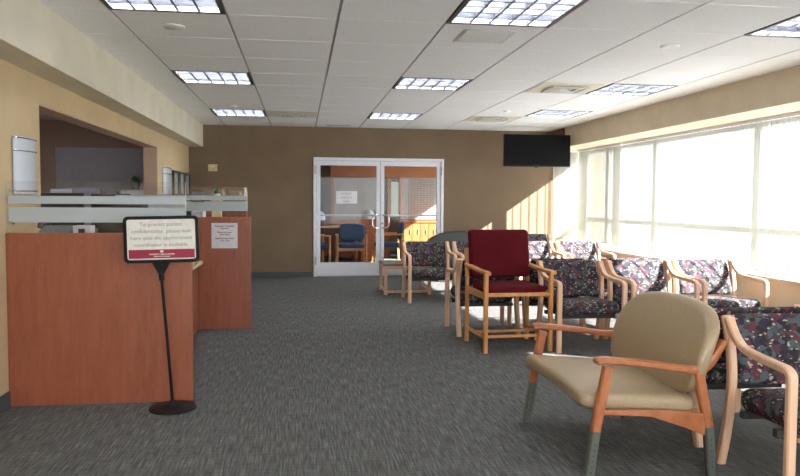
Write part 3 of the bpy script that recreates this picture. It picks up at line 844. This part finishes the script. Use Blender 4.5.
# ------------------------------------------------------------------ patterned armchairs
CW = 0.2925
def make_armchair(label, cat='chair'):
    t = thing('waiting_chair', label, cat)
    for s in (-1, 1):
        x = s * CW
        obj('leg', MB().ribbon([(-.29, 0.0), (-.289, .28), (-.287, .555)], .036, .042, x), M['lwood'], t, world=False)
        obj('leg', MB().ribbon(smooth_path([(.285, 0.0), (.235, .17), (.20, .36), (.197, .50), (.222, .62), (.272, .742)], 5), (.050, .036), .042, x), M['lwood'], t, world=False)
        arm = smooth_path([(-.287, .555), (-.284, .578), (-.262, .594), (-.22, .598), (-.08, .602), (.03, .608), (.10, .620), (.16, .652), (.205, .695), (.236, .738)], 5)
        obj('armrest', MB().ribbon(arm, (.036, .032), .042, x), M['lwood'], t, world=False)
    obj('front_rail', B(-CW + .02, CW - .02, -.16, -.125, .27, .312), M['dark'], t, world=False, bevel=.004)
    obj('back_rail', B(-CW + .02, CW - .02, .12, .155, .27, .305), M['dark'], t, world=False, bevel=.004)
    def wseat(p):
        return Vector((p.x, p.y, p.z + .365 - .045 * (p.y + .05)))
    obj('seat', MB().slab(rrect(-.268, .268, -.290, .19, .05), .115, .054, .012, wseat), M['floral'], t, world=False)
    def wback(p):   # slab x -> x, y -> z, z -> -y
        tt = (p.y - .44) / .33
        return Vector((p.x, .185 + .095 * tt + .035 * tt * tt - p.z, p.y))
    obj('backrest', MB().slab(rrect(-.266, .266, .425, .748, .035), .060, .028, .008, wback), M['floral'], t, world=False)
    return t
G_ = 'patterned waiting room armchairs'
chair = make_armchair('patterned armchair with sun spots on its back, directly right of the tall burgundy chair')
chair.location = (2.485, 6.12, 0); chair['group'] = G_
D_ = 180
for x, y, rz, lab in (
        (3.155, 6.12, 0, 'patterned armchair with sun stripes on its back, middle of the row facing the camera'),
        (3.815, 6.12, 0, 'patterned armchair at the window end of the row, its right arm against the sill wall'),
        (1.790, 6.91, PI, 'patterned armchair facing away, directly behind the tall burgundy chair'),
        (2.455, 6.91, PI, 'patterned armchair facing away, backed against the one right of the burgundy chair'),
        (3.250, 6.93, PI, 'patterned armchair facing away, hidden behind the middle chair of the front row'),
        (1.655, 9.16, 0, 'patterned armchair at left end of rear row, before the small bench table'),
        (2.335, 9.16, 0, 'patterned armchair second from left in the rear row, half hidden by the burgundy chair'),
        (3.095, 9.16, 0, 'sun-striped patterned armchair third in the rear row, just right of the burgundy backrest'),
        (3.780, 9.16, 0, 'sun-striped patterned armchair at the window end of the rear row'),
        (3.800, 11.20, 0, 'patterned armchair farthest back, only its top edge showing near the sunlit wall'),
        (2.345, 2.955, math.radians(-5), 'patterned armchair at the right edge of the photo, nearest the camera'),
        (2.390, 3.77, PI, 'patterned armchair facing away, mostly hidden behind the tan vinyl chair')):
    dup(chair, (x, y, 0), rz, lab, G_)

# ------------------------------------------------------------------ small bench table at left of rear row
t = thing('end_table', 'small low maple bench table behind the left rear armchair', 'side table', (1.45, 9.97, 0))
tx0, tx1, ty0, ty1 = 1.13, 1.78, 9.64, 10.28
for x in (tx0, tx1 - .045):
    for y in (ty0, ty1 - .04):
        obj('leg', B(x, x + .045, y, y + .04, 0, .40), M['lwood'], t, bevel=.004)
obj('apron', MB().box(tx0 + .045, tx1 - .045, ty0 + .005, ty0 + .03, .355, .40).box(tx0 + .045, tx1 - .045, ty1 - .03, ty1 - .005, .355, .40)
    .box(tx0 + .005, tx0 + .03, ty0 + .04, ty1 - .04, .355, .40).box(tx1 - .03, tx1 - .005, ty0 + .04, ty1 - .04, .355, .40), M['lwood'], t)
obj('table_top', B(tx0 - .005, tx1 + .005, ty0 - .005, ty1 + .005, .4005, .425), M['tabletop'], t, bevel=.004)
for x in (tx0 + .01, tx1 - .035):
    obj('rail', B(x, x + .025, ty0 + .04, ty1 - .04, .03, .065), M['lwood'], t, bevel=.003)
obj('rail', B(tx0 + .045, tx1 - .045, ty0 + .005, ty0 + .03, .03, .06), M['lwood'], t, bevel=.003)

# ------------------------------------------------------------------ dark loveseat
t = thing('loveseat', 'dark grey-green loveseat with arched back against the brown wall', 'loveseat', (2.72, 11.45, 0))
arch = []
for k in range(33):
    a = PI * k / 32; x = .66 * math.cos(a); z = .40 + .385 * (max(0.0, math.sin(a)) ** 0.55)
    arch.append((x, z))
arch = [(.66, .12)] + arch + [(-.66, .12)]
def wl(p): return Vector((p.x, .30 + .10 * (p.y - .3) - p.z, p.y))
obj('backrest', MB().slab(arch[::1], .16, .05, .01, wl), M['sofa'], t, world=False)
obj('seat', MB().slab(rrect(-.55, .55, -.38, .20, .08), .16, .06, .02, lambda p: Vector((p.x, p.y, p.z + .34))), M['sofa'], t, world=False)
for s in (-1, 1):
    obj('armrest', MB().slab(rrect(-.36, .22, .10, .56, .1), .12, .05, .01, lambda p, s=s: Vector((s * .61 + p.z, p.x, p.y))), M['sofa'], t, world=False)
    for y in (-.3, .2):
        obj('leg', MB().tube([(s * .55, y, 0), (s * .55, y, .27)], .02, 10), M['dark'], t, world=False)

# ------------------------------------------------------------------ burgundy high chair
t = thing('hip_chair', 'tall burgundy upholstered armchair with honey oak frame in front of the patterned chairs', 'chair', (1.835, 6.17, 0), math.radians(3.5))
W_ = .293; hf, hb = -.27, .28
for s in (-1, 1):
    x = s * W_
    obj('leg', MB().ribbon([(hf, 0), (hf, .34), (hf, .672)], .040, .036, x), M['hwood'], t, world=False)
    obj('leg', MB().ribbon(smooth_path([(hb, 0), (hb, .3), (hb, .55), (hb + .02, .72), (hb + .045, .86)], 4), (.040, .032), .034, x), M['hwood'], t, world=False)
    obj('armrest', MB().ribbon(smooth_path([(hf - .055, .684), (hf - .02, .688), (-.1, .690), (.1, .70), (hb + .01, .712)], 4), (.030, .024), .054, x), M['hwood'], t, world=False)
    obj('side_rail', MB().box(x - .011, x + .011, hf + .02, hb - .02, .455, .512), M['hwood'], t, world=False, bevel=.003)
    obj('stretcher', MB().box(x - .010, x + .010, hf + .02, hb - .02, .115, .145), M['hwood'], t, world=False, bevel=.003)
obj('front_rail', MB().box(-W_ + .018, W_ - .018, hf - .012, hf + .012, .482, .514), M['hwood'], t, world=False, bevel=.003)
obj('back_rail', MB().box(-W_ + .018, W_ - .018, hb - .012, hb + .012, .47, .51), M['hwood'], t, world=False, bevel=.003)
obj('stretcher', MB().box(-W_ + .01, W_ - .01, hf + .05, hf + .07, .118, .142), M['hwood'], t, world=False, bevel=.003)
obj('stretcher', MB().box(-W_ + .01, W_ - .01, hf + .30, hf + .32, .118, .142), M['hwood'], t, world=False, bevel=.003)
obj('seat', MB().slab(rrect(-.262, .262, -.262, .25, .035), .070, .03, .010, lambda p: Vector((p.x, p.y, p.z + .532))), M['red'], t, world=False)
def wred(p):
    tt = (p.y - .60) / .44
    return Vector((p.x, .215 + .075 * tt - p.z, p.y))
obj('backrest', MB().slab(rrect(-.288, .288, .598, 1.032, .035), .085, .035, .010, wred), M['red'], t, world=False)

# ------------------------------------------------------------------ tan vinyl bariatric chair
t = thing('wide_armchair', 'wide tan vinyl armchair with cherry arms and grey metal leg sleeves in the foreground', 'chair', (1.62, 3.56, 0), -PI / 2)
# local: faces -y ; local +x is towards the camera
hwid = .452
for s in (-1, 1):
    x = s * hwid
    for (fy, fz0, pts) in ((-1, 0, [(-.300, .0), (-.268, .24), (-.235, .42), (-.212, .54)]), (1, 0, [(.315, .0), (.292, .24), (.262, .38), (.235, .50)])):
        pts = smooth_path(pts, 5)
        m4 = None
        k = min(range(len(pts)), key=lambda q: abs(pts[q][1] - .235))
        obj('leg', MB().ribbon(pts[k:], (.046, .050), .036, x), M['cwood'], t, world=False)
        lo = pts[:k + 1]
        sl = obj('leg_sleeve', MB().ribbon(lo, .046, .040, x), M['greymetal'], t, world=False)
        hb_ = MB()
        for q in range(6):
            z = .05 + q * .026; f = z / lo[-1][1]; y = lo[0][0] + (lo[-1][0] - lo[0][0]) * f
            hb_.tube([(x + .0195, y, z), (x + .0215, y, z)], .004, 8)
        obj('adjust_hole', hb_, M['dark'], sl, world=False)
    arm = smooth_path([(-.278, .566), (-.235, .570), (-.19, .566), (-.05, .552), (.10, .530), (.19, .516), (.25, .520), (.300, .556), (.340, .615), (.360, .650)], 5)
    a = MB()
    # arm strip: wide and flat, widening at the front knob
    rings = []
    n = len(arm)
    for i, (y, z) in enumerate(arm):
        p0 = arm[max(0, i - 1)]; p1 = arm[min(n - 1, i + 1)]
        d = Vector((p1[0] - p0[0], p1[1] - p0[1])).normalized(); nn = Vector((-d[1], d[0]))
        f = i / (n - 1)
        w_ = .062 if f < .35 else .062 - .022 * min(1, (f - .35) / .25)
        if i == 0: w_ = .045
        th = .030 + (.018 * max(0, 1 - abs(f - .68) / .2))
        if i == 0: th = .02
        ring = [(x + u * w_ / 2, y + nn[0] * q * th / 2, z + nn[1] * q * th / 2) for u, q in
                ((-1, .5), (-1, -.5), (-.7, -1), (.7, -1), (1, -.5), (1, .5), (.7, 1), (-.7, 1))]
        rings.append(ring)
    a.loft(rings)
    obj('armrest', a, M['cwood'], t, world=False)
    # gusset under the seat
    w3 = MB(); w3.loft([[(x - .013, -.235, .338), (x + .013, -.235, .338), (x + .013, -.235, .316), (x - .013, -.235, .316)],
             [(x - .013, 0, .330), (x + .013, 0, .330), (x + .013, 0, .300), (x - .013, 0, .300)],
             [(x - .013, .16, .318), (x + .013, .16, .318), (x + .013, .16, .245), (x - .013, .16, .245)],
             [(x - .013, .27, .305), (x + .013, .27, .305), (x + .013, .27, .20), (x - .013, .27, .20)]])
    obj('side_rail', w3, M['cwood'], t, world=False, bevel=.003)
obj('front_rail', MB().box(-hwid + .015, hwid - .015, -.235, -.205, .305, .335), M['cwood'], t, world=False, bevel=.004)
obj('back_rail', MB().box(-hwid + .015, hwid - .015, .22, .25, .26, .32), M['cwood'], t, world=False, bevel=.004)
def wtan(p):
    f = (p.y + .3) / .55
    return Vector((p.x, p.y, p.z + .382 - .045 * f + .018 * math.cos(p.x / .44 * 1.5) - .010))
def seat_outline():
    return rrect(-.430, .430, -.335, .262, .055)
obj('seat', MB().slab(seat_outline(), .078, .030, .012, wtan), M['vinyl'], t, world=False)
# backrest: rounded, wider at the middle, arched top
bo = []
def bx(u): return u
ctl = [(-.20, .368), (.20, .368), (.345, .376), (.428, .41), (.472, .50), (.476, .60), (.452, .700), (.345, .772), (.18, .800), (0, .806),
       (-.18, .800), (-.345, .772), (-.435, .700), (-.462, .60), (-.460, .50), (-.428, .41), (-.345, .376)]
nC = len(ctl)
for i in range(nC):
    a, b, c, d = [Vector(ctl[(i + q) % nC]) for q in (-1, 0, 1, 2)]
    for k in range(4):
        tt = k / 4
        bo.append(tuple(0.5 * ((2 * b) + (c - a) * tt + (2 * a - 5 * b + 4 * c - d) * tt * tt + (3 * b - a - 3 * c + d) * tt ** 3)))
def wtb(p):
    tt = (p.y - .40) / .40
    return Vector((p.x, .245 + .145 * tt - .045 * math.sin(PI * min(1, max(0, tt))) * 0.5 - .30 * (p.x ** 2) * .35 - p.z, p.y))
obj('backrest', MB().slab(bo, .075, .030, .014, wtb), M['vinyl'], t, world=False)

# ------------------------------------------------------------------ television and its wooden block
t = thing('television', 'black flat television hanging near the ceiling in the far right corner', 'television', (3.75, 11.1, 1.85))
obj('casing', B(3.205, 4.30, 11.08, 11.14, 1.845, 2.355), M['bezel'], t, bevel=.006)
obj('screen', B(3.225, 4.28, 11.0765, 11.0795, 1.875, 2.338), M['screen'], t)
obj('logo', B(3.70, 3.78, 11.0755, 11.0795, 1.855, 1.865), M['dark'], t)
obj('emblem_tab', B(3.71, 3.77, 11.08, 11.12, 1.832, 1.8445), M['bezel'], t, bevel=.003)
obj('mount_arm', MB().tube([(3.9, 11.142, 2.2), (4.15, 11.45, 2.3), (4.262, 11.6, 2.32)], .025, 10), M['dark'], t)
t = thing('mounting_block', 'red-brown wooden block on the window soffit behind the television', 'wooden block', (4.32, 11.75, 2.19))
obj('board', B(4.30, 4.3295, 11.42, 12.075, 2.19, 2.495), M['bracketwood'], t, bevel=.003)
obj('cap_strip', B(4.292, 4.2995, 11.42, 12.075, 2.47, 2.495), M['bracketwood'], t)

# ------------------------------------------------------------------ vertical blinds
def blind(ya, yb, label, ang=-40.0):
    t = thing('vertical_blind', label, 'window blind', (BL, (ya + yb) / 2, 0.625), group='vertical blinds on the window wall')
    obj('headrail', B(BL - 0.025, BL + 0.025, ya, yb, 2.150, 2.186), M['white_alu'], t, bevel=.003)
    n = int((yb - ya) / 0.085)
    r = random.Random(int(ya * 10))
    for k in range(n):
        y = ya + 0.045 + k * 0.085
        a = math.radians(ang + r.uniform(-2.5, 2.5)); dx, dy = math.cos(a), math.sin(a); nx, ny = -dy, dx
        v = []; ft = []
        hwd = .0445
        for z in (0.628 + r.uniform(0, .004), 2.149):
            for q in range(5):
                u = (q / 4 * 2 - 1); bow = .002 * (1 - u * u)
                v.append((BL + dx * u * hwd + nx * bow, y + dy * u * hwd + ny * bow, z))
        v2 = [(p[0] + nx * .0008, p[1] + ny * .0008, p[2]) for p in v]
        for q in range(4):
            ft.append((q, q + 1, q + 6, q + 5))
        obj('slat', MB().add(v, ft), M['slat'], t, angle=60)
    return t
blind(2.8, 6.0, 'sheer vertical blind nearest the camera, beyond the right edge of the photo')
blind(6.0, 10.32, 'bright sheer vertical blind across the large windows above the sill')
blind(10.35, 12.0, 'cream vertical blind in the far corner, right of the television')
t = thing('vertical_blind', 'cream vertical blind turned across the back wall bay under the television', 'window blind', (4.60, 12.03, 0.625), group='vertical blinds on the window wall')
obj('headrail', B(4.39, 4.80, 12.005, 12.05, 2.150, 2.186), M['white_alu'], t, bevel=.003)
for k in range(5):
    x = 4.43 + k * .082
    v = []
    for z in (.628, 2.149):
        for q in range(5):
            uu = q / 4 * 2 - 1
            v.append((x + uu * .0445, 12.03 - .006 * uu - .003 * (1 - uu * uu), z))
    obj('slat', MB().add(v, [(q, q + 1, q + 6, q + 5) for q in range(4)]), M['slat'], t, angle=60)
# papers on sill
t = thing('magazine', 'open magazine lying on the window sill behind the row of armchairs', 'magazine', (4.47, 6.55, 0.6055), math.radians(60))
obj('page', MB().slab(rrect(-.21, 0, -.14, .14, .005), .006, .002, 0, lambda p: Vector((p.x, p.y, p.z + .005 + .02 * math.sin(PI * min(1, max(0, -p.x / .21)))))), M['paper'], t, world=False)
obj('page', MB().slab(rrect(0.001, .21, -.14, .14, .005), .006, .002, 0, lambda p: Vector((p.x, p.y, p.z + .005 + .02 * math.sin(PI * min(1, max(0, p.x / .21)))))), M['photo'], t, world=False)

# ------------------------------------------------------------------ room beyond the glass doors
rw = MB(); rw.box(-2.2, -2.1, BY + .15, 18, 0, 2.6); rw.box(-2.2, 4.3, 18, 18.1, 0, 2.6)
struct('wall_beyond', rw, M['brownwall'])
# right wall of that room has a window opening for daylight
rr_ = MB(); rr_.box(4.2, 4.3, BY + .15, 12.5, 0, 2.6); rr_.box(4.2, 4.3, 15.6, 18, 0, 2.6); rr_.box(4.2, 4.3, 12.5, 15.6, 0, .3); rr_.box(4.2, 4.3, 12.5, 15.6, 2.05, 2.6)
struct('wall_beyond_right', rr_, M['beige'])
fl = MB(); fl.box(WX + .2, 5.5, BY, 18.2, -0.1, 0)
struct('floor_beyond', fl, M['carpet'])
struct('ceiling_beyond', B(-2.2, 4.3, BY + .15, 18.1, 2.504, 2.6), M['brownwall'])
# storage wall with header and gridded panels
t = thing('cubicle_wall', 'wood-trimmed cubicle wall with grey gridded panels beyond the glass doors', 'cubicle wall', (2.0, 16.0, 0))
obj('grid_panel', B(.74, 1.72, 16.0, 16.06, .86, 1.78), M['tile_panel'], t)
obj('grid_panel', B(2.24, 3.35, 16.0, 16.06, .86, 1.80), M['tile_panel'], t)
obj('pale_panel', B(2.02, 2.20, 16.0, 16.06, .92, 1.70), plain('pale_green_panel', (168, 182, 168), .7), t)
obj('header', B(.66, 3.45, 15.96, 16.08, 1.80, 2.05), M['brownwood'], t, bevel=.005)
for x in (.66, 1.74, 1.94, 2.205, 3.37):
    obj('post', B(x, x + .05 if x != .66 else x + .07, 15.98, 16.07, 0.0, 1.80), M['brownwood'], t, bevel=.004)
obj('base_panel', B(.74, 1.93, 16.0, 16.06, 0.0, .855), M['brownwood'], t)
t = thing('storage_credenza', 'orange oak credenza with doors in the sunlit room beyond the right glass door', 'cabinet', (2.7, 15.6, 0))
obj('body', B(2.22, 3.3, 15.45, 15.95, 0.04, .80), M['orangewood'], t, bevel=.004)
obj('cabinet_top', B(2.20, 3.32, 15.42, 15.97, .8005, .835), M['orangewood'], t, bevel=.004)
for k in range(6):
    x = 2.235 + k * .178
    d = obj('door', B(x, x + .168, 15.43, 15.449, .07, .78), M['orangewood'], t, bevel=.006)
    obj('handle', MB().tube([(x + .14, 15.42, .55), (x + .14, 15.42, .65)], .007, 8), M['steel'], d)
t = thing('filing_pedestal', 'orange wood pedestal right of the blue chair beyond the left glass door', 'cabinet', (1.33, 14.9, 0))
obj('body', B(1.22, 1.50, 14.7, 15.3, .02, .77), M['orangewood'], t, bevel=.005)
for z in (.05, .29, .53):
    d = obj('drawer', B(1.235, 1.485, 14.68, 14.6995, z, z + .21), M['orangewood'], t, bevel=.004)
    obj('handle', MB().tube([(1.33, 14.665, z + .14), (1.40, 14.665, z + .14)], .006, 8), M['steel'], d)
t = thing('work_desk', 'long wooden desk with dark front beyond the left glass door', 'desk', (.6, 15.4, 0))
obj('desk_top', B(-.3, 1.2, 15.0, 15.9, .70, .735), M['lwood'], t, bevel=.004)
obj('modesty_panel', B(-.25, 1.15, 15.3, 15.33, .1, .70), M['lamind'], t)
for x in (-.25, 1.11):
    obj('leg', B(x, x + .04, 15.05, 15.85, 0, .70), M['lamind'], t)
t = thing('notice_sign', 'white printed notice stuck on the gridded panel beyond the left door', 'notice', (1.02, 15.995, 1.2))
m4 = Matrix.Translation((1.02, 15.992, 1.345)) @ Matrix.Rotation(PI / 2, 4, 'X')
obj('sheet', MB().box(-.235, .235, -.14, .14, -.002, .002, m4), M['paper'], t)
obj('print', text_mb(['PLEASE', 'SIGN IN', 'HERE'], .07, 0, .06, .085, m4 @ Matrix.Translation((0, 0, .003)), 0), M['greyfab'], t)

def office_chair(label, loc, rz):
    t = thing('guest_chair', label, 'chair', loc, rz, 'blue guest chairs beyond the glass doors')
    for s in (-1, 1):
        x = s * .27
        obj('leg', MB().ribbon([(-.24, 0), (-.24, .3), (-.24, .60)], .04, .035, x), M['hwood'], t, world=False)
        obj('leg', MB().ribbon(smooth_path([(.26, 0), (.24, .4), (.25, .62)], 4), .04, .035, x), M['hwood'], t, world=False)
        obj('armrest', MB().ribbon(smooth_path([(-.27, .615), (0, .62), (.27, .63)], 4), .03, .05, x), M['hwood'], t, world=False)
    obj('front_rail', B(-.25, .25, -.24, -.215, .33, .375), M['hwood'], t, world=False, bevel=.004)
    obj('back_rail', B(-.25, .25, .215, .24, .33, .375), M['hwood'], t, world=False, bevel=.004)
    obj('seat', MB().slab(rrect(-.25, .25, -.25, .22, .06), .08, .035, .012, lambda p: Vector((p.x, p.y, p.z + .42))), M['blue'], t, world=False)
    obj('backrest', MB().slab(rrect(-.245, .245, .52, .85, .11), .07, .03, .01, lambda p: Vector((p.x, .235 + .12 * (p.y - .5) - p.z, p.y))), M['blue'], t, world=False)
    return t
office_chair('blue upholstered chair facing the camera beyond the left glass door', (.96, 13.7, 0), PI)
office_chair('blue upholstered chair turned sideways beyond the right glass door', (1.72, 14.1, 0), -PI / 2)
office_chair('blue chair whose wooden arm shows at the lower left of the left glass door', (.25, 13.6, 0), PI / 2 + .2)
for x, y, lab in ((.42, 15.3, 'small white desk lamp at the left edge of the left glass door'), (1.44, 15.0, 'small white desk lamp near the meeting edge of the doors')):
    z = .7355 if x < 1 else .7705
    t = thing('desk_lamp', lab, 'lamp', (x, y, z))
    obj('base', MB().lathe([(.07, .0005), (.07, .012), (.012, .02)], 20), M['black'], t, world=False)
    obj('stem', MB().tube([(0, 0, .015), (0, 0, .16)], .008, 8), M['black'], t, world=False)
    obj('lamp_shade', MB().lathe([(.105, .12), (.11, .17), (.09, .25), (.05, .30), (.01, .315)], 24), M['acrylic'], t, world=False)

# ------------------------------------------------------------------ lights and sky
sd = Vector((-1.0, 0.577, -0.684)).normalized()
sun = bpy.data.lights.new('sun', 'SUN'); sun.energy = 27.0; sun.angle = math.radians(0.53); sun.color = (1.0, 0.975, 0.93)
so = bpy.data.objects.new('sun', sun); C.objects.link(so); so.rotation_euler = sd.to_track_quat('-Z', 'Y').to_euler(); so.location = (12, -4, 9)
wd = bpy.data.worlds.new('world'); sc.world = wd; wd.use_nodes = True
bg = wd.node_tree.nodes['Background']; bg.inputs['Color'].default_value = (0.93, 0.97, 1.0, 1); bg.inputs['Strength'].default_value = 4.5

# ------------------------------------------------------------------ camera
cam = bpy.data.cameras.new('camera'); cam.sensor_width = 36.0; cam.lens = 36.0 * 716.05 / 800.0; cam.clip_start = 0.05; cam.clip_end = 200
co = bpy.data.objects.new('camera', cam); C.objects.link(co)
yaw, pitch, roll = .1384, .0536, .0064
cy, sy, cp, sp = math.cos(yaw), math.sin(yaw), math.cos(pitch), math.sin(pitch)
fw = Vector((sy * cp, cy * cp, -sp)); r0 = Vector((cy, -sy, 0)); u0 = r0.cross(fw)
r = r0 * math.cos(roll) + u0 * math.sin(roll); u = -r0 * math.sin(roll) + u0 * math.cos(roll)
m = Matrix((r, u, -fw)).transposed().to_4x4(); m.translation = (0, 0, 1.304)
co.matrix_world = m
sc.camera = co
sc.view_settings.view_transform = 'Standard'
sc.view_settings.look = 'None'
sc.view_settings.gamma = 1.0
sc.view_settings.use_curve_mapping = False
sc.view_settings.exposure = 1.1
sc.cycles.use_denoising = True
sc.cycles.max_bounces = 8
sc.cycles.diffuse_bounces = 5
sc.cycles.transparent_max_bounces = 24
sc.cycles.sample_clamp_indirect = 8.0
sc.cycles.caustics_reflective = False
sc.cycles.caustics_refractive = False
